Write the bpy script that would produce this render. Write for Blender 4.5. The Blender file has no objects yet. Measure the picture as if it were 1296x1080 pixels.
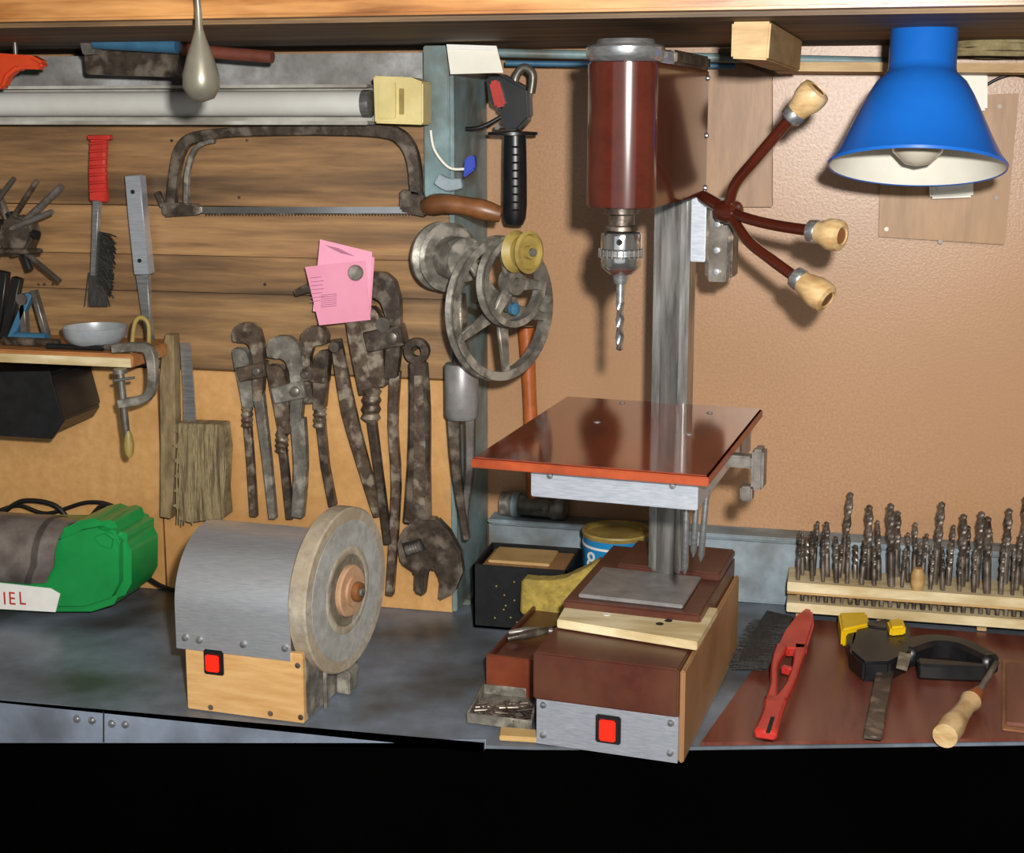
import bpy, bmesh, math, random
from mathutils import Vector, Matrix
random.seed(7)
sc=bpy.context.scene
sc.view_settings.view_transform='Standard'
# ---------------- camera calibration -----------------
CAM=Vector((0,0,1.58)); FPX=1800.0
YAW=math.radians(13); PIT=math.radians(10.1)
s_,c_=math.sin(YAW),math.cos(YAW); sp,cp=math.sin(PIT),math.cos(PIT)
Fv=Vector((-s_*cp,c_*cp,-sp)); Rv=Vector((c_,s_,0)); Uv=Vector((-s_*sp,c_*sp,cp))
def ray(u,v): return Fv+Rv*((u-648)/FPX)-Uv*((v-470)/FPX)
def PY(u,v,Y):            # photo measurement on a real vertical plane y=Y
    d=ray(u,v); return CAM+d*(Y/d.y)
def PZ(u,v,Z=0.9):        # photo measurement on a real horizontal plane z=Z
    d=ray(u,v); return CAM+d*((Z-CAM.z)/d.z)
def S(Y): return Y/0.94/FPX   # metres per measured unit at distance Y
cd=bpy.data.cameras.new('camera'); cam=bpy.data.objects.new('camera',cd)
sc.collection.objects.link(cam); sc.camera=cam
cam.matrix_world=Matrix.Translation(CAM)@Matrix((Rv,Uv,-Fv)).transposed().to_4x4()
cd.sensor_width=36; cd.lens=36*FPX/1296; cd.shift_y=-70/1296; cd.clip_start=0.02
# ---------------- materials -----------------
def lin(h):
    if isinstance(h,str):
        h=h.lstrip('#'); c=[int(h[i:i+2],16)/255 for i in (0,2,4)]
    else: c=h
    return tuple([(x/12.92 if x<=.04045 else ((x+.055)/1.055)**2.4) for x in c])+(1,)
def M(name,c1,c2=None,scale=20,st=(1,1,1),rough=.6,metal=0,bump=0,c3=None,big=3,spec=.5,detail=6,coat=0,lo=.35,hi=.65,emit=0,biglo=.45,bighi=.7,rn=0,off=0):
    m=bpy.data.materials.new(name); m.use_nodes=True; nt=m.node_tree; N=nt.nodes; L=nt.links
    b=N['Principled BSDF']; b.inputs['Roughness'].default_value=rough; b.inputs['Metallic'].default_value=metal
    b.inputs['Specular IOR Level'].default_value=spec; b.inputs['Coat Weight'].default_value=coat; b.inputs['Coat Roughness'].default_value=.08
    b.inputs['Base Color'].default_value=lin(c1)
    if emit:
        b.inputs['Emission Color'].default_value=lin(c1); b.inputs['Emission Strength'].default_value=emit
    if c2 is None: c2=tuple(min(1,x*.82) for x in [int(c1.lstrip('#')[i:i+2],16)/255 for i in (0,2,4)])
    tc=N.new('ShaderNodeTexCoord'); mp=N.new('ShaderNodeMapping'); mp.inputs['Scale'].default_value=st; mp.inputs['Location'].default_value=(off,off,off)
    L.new(tc.outputs['Object'],mp.inputs['Vector'])
    n=N.new('ShaderNodeTexNoise'); n.inputs['Scale'].default_value=scale; n.inputs['Detail'].default_value=detail; n.inputs['Roughness'].default_value=.65
    L.new(mp.outputs[0],n.inputs['Vector'])
    r=N.new('ShaderNodeValToRGB'); r.color_ramp.elements[0].position=lo; r.color_ramp.elements[1].position=hi
    r.color_ramp.elements[0].color=lin(c1); r.color_ramp.elements[1].color=lin(c2)
    L.new(n.outputs['Fac'],r.inputs[0]); out=r.outputs[0]
    if c3:
        n2=N.new('ShaderNodeTexNoise'); n2.inputs['Scale'].default_value=big; n2.inputs['Detail'].default_value=5
        L.new(mp.outputs[0],n2.inputs['Vector'])
        r2=N.new('ShaderNodeValToRGB'); r2.color_ramp.elements[0].position=biglo; r2.color_ramp.elements[1].position=bighi
        r2.color_ramp.elements[0].color=(0,0,0,1); r2.color_ramp.elements[1].color=(1,1,1,1)
        L.new(n2.outputs['Fac'],r2.inputs[0])
        mx=N.new('ShaderNodeMix'); mx.data_type='RGBA'
        L.new(r2.outputs[0],mx.inputs[0]); L.new(out,mx.inputs[6]); mx.inputs[7].default_value=lin(c3); out=mx.outputs[2]
    L.new(out,b.inputs['Base Color'])
    if bump:
        bp=N.new('ShaderNodeBump'); bp.inputs['Strength'].default_value=bump; bp.inputs['Distance'].default_value=.002
        L.new(n.outputs['Fac'],bp.inputs['Height']); L.new(bp.outputs[0],b.inputs['Normal'])
    if rn:
        mr=N.new('ShaderNodeMapRange'); mr.inputs[3].default_value=max(.02,rough-rn); mr.inputs[4].default_value=rough+rn
        L.new(n.outputs['Fac'],mr.inputs[0]); L.new(mr.outputs[0],b.inputs['Roughness'])
    return m
m_chip=M('hardboard_wall','#b38c69','#a17a58',260,rough=.30,bump=.16,c3='#a67f5c',big=2.6,rn=.06,detail=8,spec=.4)
m_plank=M('plank_wood','#a27c52','#664a30',10,st=(.7,1,8),rough=.5,bump=.7,c3='#453425',big=2.6,lo=.3,hi=.72,biglo=.45,bighi=.66)
m_plank2=M('plank_wood_pale','#ac8558','#77573a',10,st=(.6,1,9),rough=.5,bump=.7,c3='#4f3c2a',big=2.4,lo=.3,hi=.7,off=4,biglo=.45,bighi=.66)
m_plank3=M('plank_wood_worn','#a88457','#6f5236',10,st=(.6,1,7),rough=.5,bump=.7,c3='#58432e',big=3.4,lo=.3,hi=.7,off=9,biglo=.44,bighi=.66)
m_light=M('pale_board','#c89a62','#ba8b53',70,rough=.5,c3='#a0733f',big=4.5,bump=.2,biglo=.46)
m_plaster=M('grey_plaster','#b6b7b6','#84827e',25,rough=.8,bump=.6,c3='#5d5852',big=9)
m_bench=M('grey_bench_paint','#747e8b','#5c646e',16,rough=.38,c3='#444544',big=5.5,bump=.2,rn=.12,biglo=.44,bighi=.62)
m_apron=M('grey_apron_paint','#8691a2','#6f7988',12,rough=.45,c3='#555962',big=9)
m_ledge=M('bluegrey_paint','#919fa7','#748189',18,rough=.6,c3='#5f605a',big=9,bump=.3)
m_post=M('turquoise_grey_steel','#859fa2','#688083',25,rough=.45,c3='#595548',big=14,bump=.2)
m_black=M('black_fill','#030303','#020202',5,rough=1,spec=0)  # flat black for the added filler below the bench top
m_blk=M('black_plastic','#1c1c1e','#121214',60,rough=.35)
m_shelf=M('shelf_board_old','#8d6e48','#54402c',8,st=(.5,4,6),rough=.65,bump=.6,c3='#3b2f26',big=5)
m_shelfo=M('stained_rail_wood','#a56c38','#6e4320',10,st=(.6,3,6),rough=.35,c3='#c48f56',big=9,bump=.3)
m_pine=M('pine_wood','#c2a26d','#a27e4a',12,st=(1,1,5),rough=.55,bump=.2)
m_boxpine=M('grinder_box_wood','#cea66f','#ba8d56',14,st=(1,1,7),rough=.5,bump=.15)
m_pale=M('pale_pine','#dacca8','#c6b48a',14,st=(1,4,4),rough=.6,bump=.2,c3='#ad9566',big=10)
m_ply=M('plywood_brown','#a57d55','#8a6542',10,st=(5,1,1),rough=.45,bump=.2,c3='#8e6846',big=3)
m_brown=M('brown_enamel','#4c1e14','#3e170e',30,rough=.15,coat=.8)
m_brownb=M('brown_board','#50281b','#42201a',60,rough=.32,c3='#5a3828',big=10)
m_redb=M('redbrown_varnish','#843417','#5e220d',9,st=(4,1,4),rough=.09,coat=.8)
m_rededge=M('table_edge','#9c4420','#7e3417',30,rough=.35)
m_mat=M('mahogany_laminate','#6c3a2d','#562a20',12,st=(9,1.2,1),rough=.34,c3='#7c4c3d',big=3)
m_steel=M('brushed_steel','#c6c8ca','#a0a2a5',30,st=(1,8,12),rough=.27,metal=.85,bump=.08)
m_alu=M('brushed_aluminium','#cdd1d9','#b2b8c2',40,st=(1,14,14),rough=.32,metal=.65)
m_cover=M('grinder_cover_aluminium','#eef0f4','#d3d7de',60,st=(.6,14,14),rough=.36,metal=.85,bump=.05)
m_col=M('column_steel','#aaa9a5','#6a6863',18,st=(5,5,.5),rough=.28,metal=.7,c3='#57534d',big=16)
m_colf=M('column_dark_strip','#6f6d69','#4b4a47',20,st=(5,5,.5),rough=.32,metal=.6,c3='#8a8883',big=16)
m_dull=M('dull_steel','#8e8780','#5e5b55',45,rough=.38,metal=.55,c3='#4a4036',big=15)
m_plate=M('grey_plate','#918f8e','#787674',40,rough=.4,metal=.3)
m_rust=M('rusty_iron','#68584a','#3f3228',60,rough=.4,metal=.35,c3='#918575',big=50,bump=.6,biglo=.5,bighi=.62)
m_rust2=M('dark_iron','#564b41','#352c25',55,rough=.36,metal=.4,c3='#7c7063',big=40,bump=.5,biglo=.5,bighi=.64)
m_iron=M('grey_cast','#7d786f','#57534b',55,rough=.45,metal=.3,c3='#9d978c',big=45,bump=.5,biglo=.5,bighi=.64)
m_chrome=M('chrome','#dedede','#cccccc',20,rough=.13,metal=.95)
m_wheel=M('abrasive_stone','#ada492','#8a8074',70,rough=.9,c3='#93826a',big=12,bump=.6,spec=.2)
m_wheel2=M('abrasive_side','#a5a5a1','#8a8983',60,rough=.8,c3='#7c7972',big=9,bump=.4,spec=.3)
m_ring=M('flange_wood','#b89274','#9f7b5b',30,rough=.6)
m_blue=M('blue_enamel','#1a66c0','#155db6',5,rough=.28,coat=.3)
m_white=M('white_enamel','#e6e4d8','#dad6c6',8,rough=.45)
m_bulb=M('bulb_glass','#c8c2b0','#b8b2a0',8,rough=.2)
m_red=M('red_plastic','#c8392f','#a82a22',20,rough=.38)
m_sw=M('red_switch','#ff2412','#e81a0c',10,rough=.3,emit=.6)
m_orange=M('orange_red','#d8481e','#bd3a16',10,rough=.5)
m_knob=M('knob_wood','#cdb084','#b3925f',30,st=(1,1,3),rough=.35,coat=.3,c3='#a07d54',big=30)
m_hwood=M('handle_wood','#8c5b36','#653e20',20,rough=.38,c3='#553620',big=12)
m_hwood2=M('orange_handle_wood','#bd6830','#954c1f',20,rough=.4)
m_pink=M('pink_paper','#e8a0b8','#e096ae',20,rough=.8)
m_pink2=M('pink_paper_deep','#dd92aa','#d68aa2',20,rough=.8)  # slightly deeper pink tone for the other sheets
m_ink=M('ink','#a0607c','#90567a',20,rough=.8)
m_yel=M('yellow_plastic','#e3bd18','#cfa810',20,rough=.4)
m_ypul=M('yellowed_pulley','#a28d4b','#7e6a35',30,rough=.5)
m_beige=M('beige_plastic','#d8c88c','#c6b577',20,rough=.5)
m_tube=M('fluorescent_glass','#cfcfc9','#bfbeb6',6,rough=.15)
m_fix=M('white_fixture','#bfbdb4','#a09d92',20,rough=.5,c3='#807b71',big=8)
m_green=M('green_plastic','#209349','#187a3b',6,rough=.25)
m_cloth=M('grey_rubber','#7b716b','#584f4a',25,rough=.38,bump=.4,c3='#463d38',big=12,coat=.2)
m_lab=M('label_white','#e4e2dd','#d8d6d0',20,rough=.5)
m_sponge=M('yellow_sponge','#b09848','#8b7634',90,rough=.95,bump=1,c3='#8a8145',big=20)
m_can=M('blue_tin','#2a88bd','#1d74ab',8,rough=.3)
m_bris=M('bristle','#a3946e','#726345',60,st=(14,1,1),rough=.9,bump=.8,c3='#52442f',big=14)
m_brisd=M('dark_bristle','#34332f','#1c1b1a',70,st=(6,1,1),rough=.8,bump=.8)
m_bit=M('drill_bit_steel','#8f8378','#50473f',60,rough=.35,metal=.55,c3='#3f3731',big=40)
m_bluep=M('blue_paint','#3d6f8c','#2f5a78',20,rough=.5)
m_cord=M('black_rubber','#161616','#0e0e0e',20,rough=.5)
m_rope=M('sisal_rope','#a0926a','#7d704e',80,rough=.9,bump=.8)
m_floor=M('concrete_floor','#2e2c2a','#242220',8,rough=.9)
m_wall=M('side_wall_paint','#8e8a80','#7c786e',8,rough=.9)
m_hole=M('dark_hole','#17120e','#100c09',20,rough=.9)
# ---------------- builders -----------------
cur=[None]
class G:
    def __init__(s,name): s.n=name
    def __enter__(s): cur[0]=[]; return s
    def __exit__(s,*a):
        parts=cur[0]; cur[0]=None
        mn=Vector((9,9,9)); mx=-mn
        for o in parts:
            for v in o.data.vertices:
                for i in range(3): mn[i]=min(mn[i],v.co[i]); mx[i]=max(mx[i],v.co[i])
        e=bpy.data.objects.new(s.n,None); sc.collection.objects.link(e)
        e.empty_display_size=.02; e.location=((mn.x+mx.x)/2,(mn.y+mx.y)/2,mn.z)
        T=Matrix.Translation(-Vector(e.location))
        for o in parts:
            o.data.transform(T); o.parent=e
def mk(name,verts,faces,mat,bevel=0,smooth=False,ang=35,seg=2):
    me=bpy.data.meshes.new(name); me.from_pydata([tuple(v) for v in verts],[],faces)
    bm=bmesh.new(); bm.from_mesh(me); bmesh.ops.remove_doubles(bm,verts=bm.verts,dist=1e-6)
    bmesh.ops.recalc_face_normals(bm,faces=bm.faces)
    if bevel:
        es=[e for e in bm.edges if len(e.link_faces)==2 and e.calc_face_angle(0)>.5]
        try: bmesh.ops.bevel(bm,geom=es,offset=bevel,segments=seg,affect='EDGES',clamp_overlap=True)
        except Exception: pass
    bm.to_mesh(me); bm.free()
    if smooth or bevel:
        for p in me.polygons: p.use_smooth=True
        me.set_sharp_from_angle(angle=math.radians(ang))
    me.materials.append(mat)
    o=bpy.data.objects.new(name,me); sc.collection.objects.link(o)
    if cur[0] is not None: cur[0].append(o)
    return o
def extr(name,pts,dv,mat,bevel=0,**k):
    n=len(pts); dv=Vector(dv); V=[Vector(p) for p in pts]+[Vector(p)+dv for p in pts]
    F=[list(range(n)),list(range(2*n-1,n-1,-1))]+[[i,(i+1)%n,n+(i+1)%n,n+i] for i in range(n)]
    return mk(name,V,F,mat,bevel,**k)
def prism(name,uv,Y,th,mat,bevel=.001,**k):
    return extr(name,[PY(u,v,Y) for u,v in uv],(0,th,0),mat,bevel,**k)
def prismz(name,uv,Z,th,mat,bevel=.001,**k):
    return extr(name,[PZ(u,v,Z) for u,v in uv],(0,0,th),mat,bevel,**k)
def catm(P,n=6):
    if len(P)<3 or n<2: return P
    out=[]; Q=[P[0]*1]+P+[P[-1]*1]
    for i in range(1,len(Q)-2):
        a,b,c,d=Q[i-1],Q[i],Q[i+1],Q[i+2]
        for j in range(n):
            t=j/n
            out.append(.5*((2*b)+(c-a)*t+(2*a-5*b+4*c-d)*t*t+(3*b-a-3*c+d)*t**3))
    out.append(P[-1]); return out
def interp(R,n):
    if not isinstance(R,(list,tuple)): return [R]*n
    out=[]
    for i in range(n):
        t=i/(n-1)*(len(R)-1); k=min(int(t),len(R)-2); out.append(R[k]+(R[k+1]-R[k])*(t-k))
    return out
def tube(name,P,r,mat,sm=6,seg=12):
    P=[Vector(p) for p in P]; C=catm(P,sm); R=interp(r,len(C)); V=[];F=[]
    t0=(C[1]-C[0]).normalized(); up=Vector((0,0,1)) if abs(t0.z)<.9 else Vector((0,1,0))
    nrm=t0.cross(up).normalized()
    for i,p in enumerate(C):
        t=(C[min(i+1,len(C)-1)]-C[max(i-1,0)]).normalized()
        nrm=(nrm-t*nrm.dot(t)).normalized(); b=t.cross(nrm)
        for j in range(seg):
            a=2*math.pi*j/seg; V.append(p+(nrm*math.cos(a)+b*math.sin(a))*R[i])
    for i in range(len(C)-1):
        for j in range(seg):
            F.append([i*seg+j,i*seg+(j+1)%seg,(i+1)*seg+(j+1)%seg,(i+1)*seg+j])
    F.append(list(range(seg))); F.append([(len(C)-1)*seg+j for j in range(seg)])
    return mk(name,V,F,mat,0,True,50)
def tubep(name,uvy,r,mat,**k):
    return tube(name,[PY(*p) for p in uvy],r,mat,**k)
def ribbon(name,P,hw,nrm,th,mat,sm=1,bevel=.0012):
    P=[Vector(p) for p in P]; C=catm(P,sm); W=interp(hw,len(C)); nrm=Vector(nrm); A=[];B=[]
    for i,p in enumerate(C):
        t=(C[min(i+1,len(C)-1)]-C[max(i-1,0)]).normalized(); s=t.cross(nrm).normalized()
        A.append(p+s*W[i]); B.append(p-s*W[i])
    n=len(C); V=A+B+[a+nrm*th for a in A]+[b+nrm*th for b in B]; F=[]
    for i in range(n-1):
        F+= [[i,i+1,n+i+1,n+i],[2*n+i,3*n+i,3*n+i+1,2*n+i+1],[i,2*n+i,2*n+i+1,i+1],[n+i,n+i+1,3*n+i+1,3*n+i]]
    F+=[[0,n,3*n,2*n],[n-1,3*n-1,4*n-1,2*n-1]]
    return mk(name,V,F,mat,bevel,True,40,seg=1)
def rib(name,uv,hw,Y,th,mat,sm=1,bevel=.0012):
    k=S(Y); h=[x*k for x in hw] if isinstance(hw,(list,tuple)) else hw*k
    return ribbon(name,[PY(u,v,Y) for u,v in uv],h,(0,1,0),th,mat,sm,bevel)
def ribz(name,uv,hw,Z,th,mat,sm=1,bevel=.0012):
    return ribbon(name,[PZ(u,v,Z) for u,v in uv],hw,(0,0,1),th,mat,sm,bevel)
def lathe(name,prof,o,ax,mat,seg=36,ang=35,closed=False):
    o=Vector(o); ax=Vector(ax).normalized(); a=ax.orthogonal().normalized(); b=ax.cross(a); V=[];F=[]; n=len(prof)
    for r,h in prof:
        for j in range(seg):
            t=2*math.pi*j/seg; V.append(o+ax*h+(a*math.cos(t)+b*math.sin(t))*max(r,1e-5))
    for i in range(n-1 if not closed else n):
        k=(i+1)%n
        for j in range(seg): F.append([i*seg+j,i*seg+(j+1)%seg,k*seg+(j+1)%seg,k*seg+j])
    if not closed:
        F.append(list(range(seg))); F.append([(n-1)*seg+j for j in range(seg)])
    return mk(name,V,F,mat,0,True,ang)
def letter(ch,size,mw,mat):
    cu=bpy.data.curves.new('t','FONT'); cu.body=ch; cu.size=size; cu.extrude=.0004
    ob=bpy.data.objects.new('t',cu); sc.collection.objects.link(ob); ob.matrix_world=mw
    bpy.context.view_layer.update()
    me=bpy.data.meshes.new_from_object(ob.evaluated_get(bpy.context.evaluated_depsgraph_get())); me.transform(mw)
    bpy.data.objects.remove(ob); me.materials.clear(); me.materials.append(mat)
    o=bpy.data.objects.new('label_letter',me); sc.collection.objects.link(o); cur[0].append(o)
class Fr:
    def __init__(s,o,deg): s.m=Matrix.Translation(Vector(o))@Matrix.Rotation(math.radians(deg),4,'Z')
    def p(s,x,y,z): return s.m@Vector((x,y,z))
    def d(s,x,y,z): return s.m.to_3x3()@Vector((x,y,z))
    def box(s,name,x0,x1,y0,y1,z0,z1,mat,bevel=.0015):
        return extr(name,[s.p(x0,y0,z0),s.p(x1,y0,z0),s.p(x1,y1,z0),s.p(x0,y1,z0)],(0,0,z1-z0),mat,bevel)
WD=Fr((0,0,0),0)
YL,YR=1.83,2.0
# ---------------- room -----------------
WD.box('floor',-1.9,1.7,-1.6,2.2,-.05,0,m_floor,0)
WD.box('wall_back',-1.9,1.7,YR,YR+.1,0,2.6,m_chip,0)
WD.box('wall_left',-1.95,-1.9,-1.6,2.1,0,2.6,m_wall,0)
WD.box('wall_right',1.7,1.75,-1.6,2.1,0,2.6,m_wall,0)
WD.box('ceiling',-1.9,1.7,-1.6,2.1,2.6,2.65,m_wall,0)
XE=-.502
def zY(v,Y,u=300): return PY(u,v,Y).z
with G('plank_wall_panel'):
    zs=[zY(157,YL),zY(262,YL),zY(325,YL),zY(372,YL),zY(470,YL)]
    X1=XE-.004
    WD.box('plank_upper',-1.6,X1,YL,YR,zs[1]+.001,zs[0],m_plank)
    WD.box('plank_second',-1.6,X1,YL+.001,YR,zs[2]+.0004,zs[1]-.0005,m_plank2)
    WD.box('plank_third',-1.6,X1,YL,YR,zs[3]+.0006,zs[2]-.0004,m_plank)
    WD.box('plank_lower',-1.6,X1,YL+.001,YR,zs[4]+.001,zs[3]-.0005,m_plank3)
    WD.box('pale_board',-1.6,X1,YL-.004,YR,.9005,zs[4]-.001,m_light)
    WD.box('board_joint',-.94,-.938,YL-.0055,YL-.003,.905,zs[4]-.01,m_hwood,0)
    WD.box('plaster_strip',-1.6,X1,YL+.012,YR,zs[0]+.001,1.665,m_plaster)
    for i in range(14):
        u=random.uniform(20,520); v=random.choice([178,250,280,315,360,385,455])
        p=PY(u,v,YL); lathe('nail_head',[(.0022,0),(.0022,.002)],p+Vector((0,.001,0)),(0,-1,0),m_rust2,8)
with G('steel_post'):
    WD.box('front_flange',XE-.034,XE,YL-.020,YL-.014,zY(250,YL,560),1.672,m_post)
    WD.box('side_flange',XE-.003,XE+.004,YL-.012,YR-.001,.905,1.672,m_post)
    WD.box('foot_plate',XE-.003,XE+.012,YL+.03,YR-.002,.9005,.908,m_post)
with G('ledge_beam'):
    WD.box('beam',XE+.014,1.6,YR-.040,YR-.001,.9005,.995,m_ledge,.004)
    WD.box('beam_cap',XE+.014,1.6,YR-.046,YR-.001,.9955,1.001,m_ledge)
BP=[(-1.6,1.418),(-.40,1.418),(-.305,1.434),(-.144,1.470),(.25,1.575),(.9,1.80)]
def edge(x):
    for (a,b),(c,d) in zip(BP,BP[1:]):
        if a<=x<=c: return b+(d-b)*(x-a)/(c-a)
with G('workbench'):
    extr('bench_top',[(x,y,.896) for x,y in BP+[(.9,YR-.001),(-1.6,YR-.001)]],(0,0,.0038),m_bench,0)
    CP=[(x,y+.004) for x,y in BP]+[(.9,YR-.01),(-1.6,YR-.01)]
    extr('black_fill_body',[(x,y,.08) for x,y in CP],(0,0,.815),m_black,0)  # made-up black body filling the dark band under the bench
    extr('black_fill_base',[(x,y+.03 if y<1.9 else y,.001) for x,y in CP],(0,0,.078),m_black,0)  # recessed foot of the same added black filler
    YA=1.4095
    pa=[PY(-200,941,YA),PY(612,941,YA),Vector((PY(612,941,YA).x,YA,.8998)),Vector((PY(-200,941,YA).x,YA,.8998))]
    extr('front_apron',pa,(0,.0082,0),m_apron,.0006)
    for u,v in [(98,910),(117,912),(142,916),(159,917)]:
        lathe('bolt',[(.0001,.004),(.003,.0035),(.0045,.002),(.005,0)],PY(u,v,YA),(0,-1,0),m_steel,12)
    for u in (131,):
        rib('apron_seam',[(u,890+u*.085),(u,940)],1,YA-.0006,.001,m_hole,bevel=0)
with G('wall_shelf'):
    WD.box('shelf_board',-1.6,1.6,1.40,YR-.001,1.675,1.70,m_shelf,.002)
    WD.box('front_rail',-1.6,1.6,1.372,1.398,1.6795,1.73,m_shelfo,.003)
# ---------------- drill press -----------------
DF=Fr((-.305,1.440,.9),-5.5)
def DP(x,y,z): return DF.p(x,y,z-.9)
with G('drill_press'):
    B=DF.box
    B('base_cabinet',0,.158,.004,.34,.001,.052,m_plate)
    B('base_side_wood',.1585,.164,.002,.34,.001,.105,m_ply)
    B('front_plate',0,.158,0,.0035,.001,.053,m_alu,.0006)
    B('base_lid',-.003,.158,-.003,.112,.0535,.108,m_brownb,.002)
    B('rear_block',-.003,.158,.1125,.34,.0535,.129,m_brownb,.002)
    B('rear_step',.03,.158,.235,.34,.1295,.139,m_brownb,.002)
    B('foot_plate',.012,.135,.124,.232,.1295,.134,m_plate,.001)
    B('switch_bezel',.068,.096,-.004,-.0001,.014,.046,m_blk)
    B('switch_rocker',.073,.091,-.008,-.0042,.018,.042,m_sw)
    for x,z in [(.008,.047),(.15,.046),(.008,.012),(.15,.012)]:
        lathe('screw',[(.0001,.003),(.003,.0025),(.004,0)],DF.p(x,-.0002,z),DF.d(0,-1,0),m_steel,10)
    cx=.091; cy=.252
    B('column',cx-.0215,cx+.0215,cy-.022,cy+.022,.134,.70,m_col,.004)
    B('column_face',cx-.011,cx+.011,cy-.0245,cy-.0222,.134,.60,m_colf,.001)
    fl=PZ(600,577,1.245)
    T=Fr((fl.x,fl.y-.006,1.245),-5.5)
    T.box('table_top',0,.238,0,.335,-.0095,0,m_redb,.0015)
    T.box('table_edge_band',-.001,.239,-.0015,.3365,-.0105,-.0015,m_rededge,.001)
    T.box('table_bracket',.055,.225,.02,.28,-.041,-.0108,m_alu,.001)
    T.box('bracket_collar',.105,.225,.26,.345,-.055,-.012,m_plate,.002)
    for x,y in [(.075,.2),(.185,.17),(.075,.315),(.185,.29)]:
        lathe('table_screw',[(.0001,.0012),(.0035,.001),(.004,0)],T.p(x,y,0),(0,0,1),m_steel,12)
    for x,y in [(.075,.018),(.2,.018)]:
        lathe('bracket_rivet',[(.0001,.002),(.003,.0015),(.0035,0)],T.p(x,.0198,-.018),T.d(0,-1,0),m_steel,10)
    T.box('lock_bar',.225,.255,.16,.178,-.03,-.017,m_dull,.002)
    lathe('lock_screw',[(.005,0),(.005,.036)],T.p(.228,.17,-.024),T.d(1,0,0),m_steel,14)
    T.box('lock_jaw',.255,.268,.155,.182,-.052,-.008,m_dull,.003)
    T.box('lock_foot',.243,.256,.16,.178,-.066,-.050,m_dull,.002)
    for i,(x,l) in enumerate([(.206,.085),(.214,.07),(.222,.078)]):
        lathe('spare_bit',[(.0005,-l),(.0035,-l+.008),(.003,-.02),(.0035,0)],T.p(x,.06+i*.012,-.035),(0.03*i,0,1),m_steel,10)
    hc=DP(cx,cy-.262,0)
    z0,z1=1.492,1.634; hw=.0355; back=.262
    H=Fr((hc.x,hc.y,0),-5.5)
    prof=[(hw,back),(hw,0)]+[(hw*math.cos(a),-hw*.75*math.sin(a)) for a in [math.pi*i/16 for i in range(1,16)]]+[(-hw,0),(-hw,back)]
    extr('head_housing',[H.p(x,y,z0) for x,y in prof],(0,0,z1-z0),m_brown,.0015,ang=30)
    for z in (1.50,1.56,1.625):
        lathe('housing_screw',[(.0001,.003),(.003,.002),(.0035,0)],H.p(hw+.0001,back-.008,z),H.d(1,0,0),m_steel,10)
    H.box('head_rear_cover',-.026,.026,back+.0005,back+.05,z0+.02,z1-.03,m_brown,.003)
    lathe('pulley_cover',[(.034,0),(.037,.003),(.039,.006),(.039,.014),(.037,.016),(.030,.017),(.028,.022),(.0001,.023)],H.p(0,.008,z1+.0005),(0,0,1),m_steel,40)
    lathe('pulley_nut',[(.008,0),(.008,.012),(.004,.014)],H.p(.03,.06,z1+.0),(0,0,1),m_steel,6)
    H.box('cover_strap',-.012,.012,.05,.26,z1+.001,z1+.007,m_dull,.002)
    H.box('belt_guard',.014,.034,.09,.28,z1+.0005,z1+.016,m_rust2,.003)
    cc=H.p(0,0,0)
    zz=lambda z:1.4915-(1.4915-z)*.80
    def ch(name,pr,mat,seg=32): return lathe(name,[(r,zz(z)) for r,z in pr],(cc.x,cc.y,0),(0,0,1),mat,seg,40)
    ch('quill_collar',[(.017,1.4915),(.017,1.484),(.013,1.482),(.013,1.470),(.017,1.468),(.017,1.463)],m_rust2)
    ch('chuck_body',[(.012,1.4625),(.0195,1.460),(.0205,1.457),(.0205,1.4405),(.0195,1.440)],m_chrome)
    ch('chuck_ring',[(.0205,1.4395),(.0225,1.4385),(.0225,1.4315),(.0205,1.4305)],m_steel)
    ch('chuck_sleeve',[(.0203,1.4300),(.0203,1.418),(.018,1.4145),(.011,1.4075),(.009,1.4072)],m_chrome)
    for j in range(24):
        a=2*math.pi*j/24
        lathe('knurl',[(.0009,zz(1.440)),(.0009,zz(1.429))],Vector((cc.x+math.cos(a)*.0222,cc.y+math.sin(a)*.0222,0)),(0,0,1),m_dull,5)
    for j in range(3):
        a=2*math.pi*j/3+.6
        lathe('key_hole',[(.0032,.0185),(.0032,.0208)],(cc.x,cc.y,zz(1.450)),(math.cos(a),math.sin(a),0),m_hole,12)
    ch('chuck_jaws',[(.008,1.4070),(.0065,1.396),(.005,1.3955)],m_steel,12)
    ch('bit_shank',[(.0042,1.395),(.0042,1.372)],m_steel,12)
    VV=[];FF=[];nl=34; za_=zz(1.372); ln=.050
    for i in range(nl):
        z=za_-i*ln/(nl-1)
        for j in range(8):
            a=2*math.pi*j/8; r=.0046*(1 if j%4==0 else (.62 if j%4==2 else .85))
            if i==nl-1: r*=.15
            t=a+i*.27; VV.append((cc.x+r*math.cos(t),cc.y+r*math.sin(t),z))
    for i in range(nl-1):
        for j in range(8): FF.append([i*8+j,i*8+(j+1)%8,(i+1)*8+(j+1)%8,(i+1)*8+j])
    FF.append(list(range(8))); FF.append([(nl-1)*8+j for j in range(8)])
    mk('twist_bit',VV,FF,m_chrome,0,True,60)
    B('rack_housing',cx+.0222,cx+.040,cy-.02,cy+.02,.515,.59,m_alu,.001)
    B('pinion_block',cx+.040,cx+.072,cy-.022,cy+.018,.497,.585,m_rust2,.002)
    B('pinion_plate',cx+.045,cx+.066,cy-.026,cy-.0225,.493,.59,m_dull,.001)
    for z in (.505,.530,.56,.578):
        lathe('cap_bolt',[(.004,0),(.004,.005),(.002,.0052)],DF.p(cx+.055,cy-.0262,z),DF.d(0,-1,0),m_steel,6)
    hub=PY(922,268,1.62)
    tube('feed_shaft',[DF.p(cx+.03,cy-.01,.5915),hub],.008,m_brown,sm=1)
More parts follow.
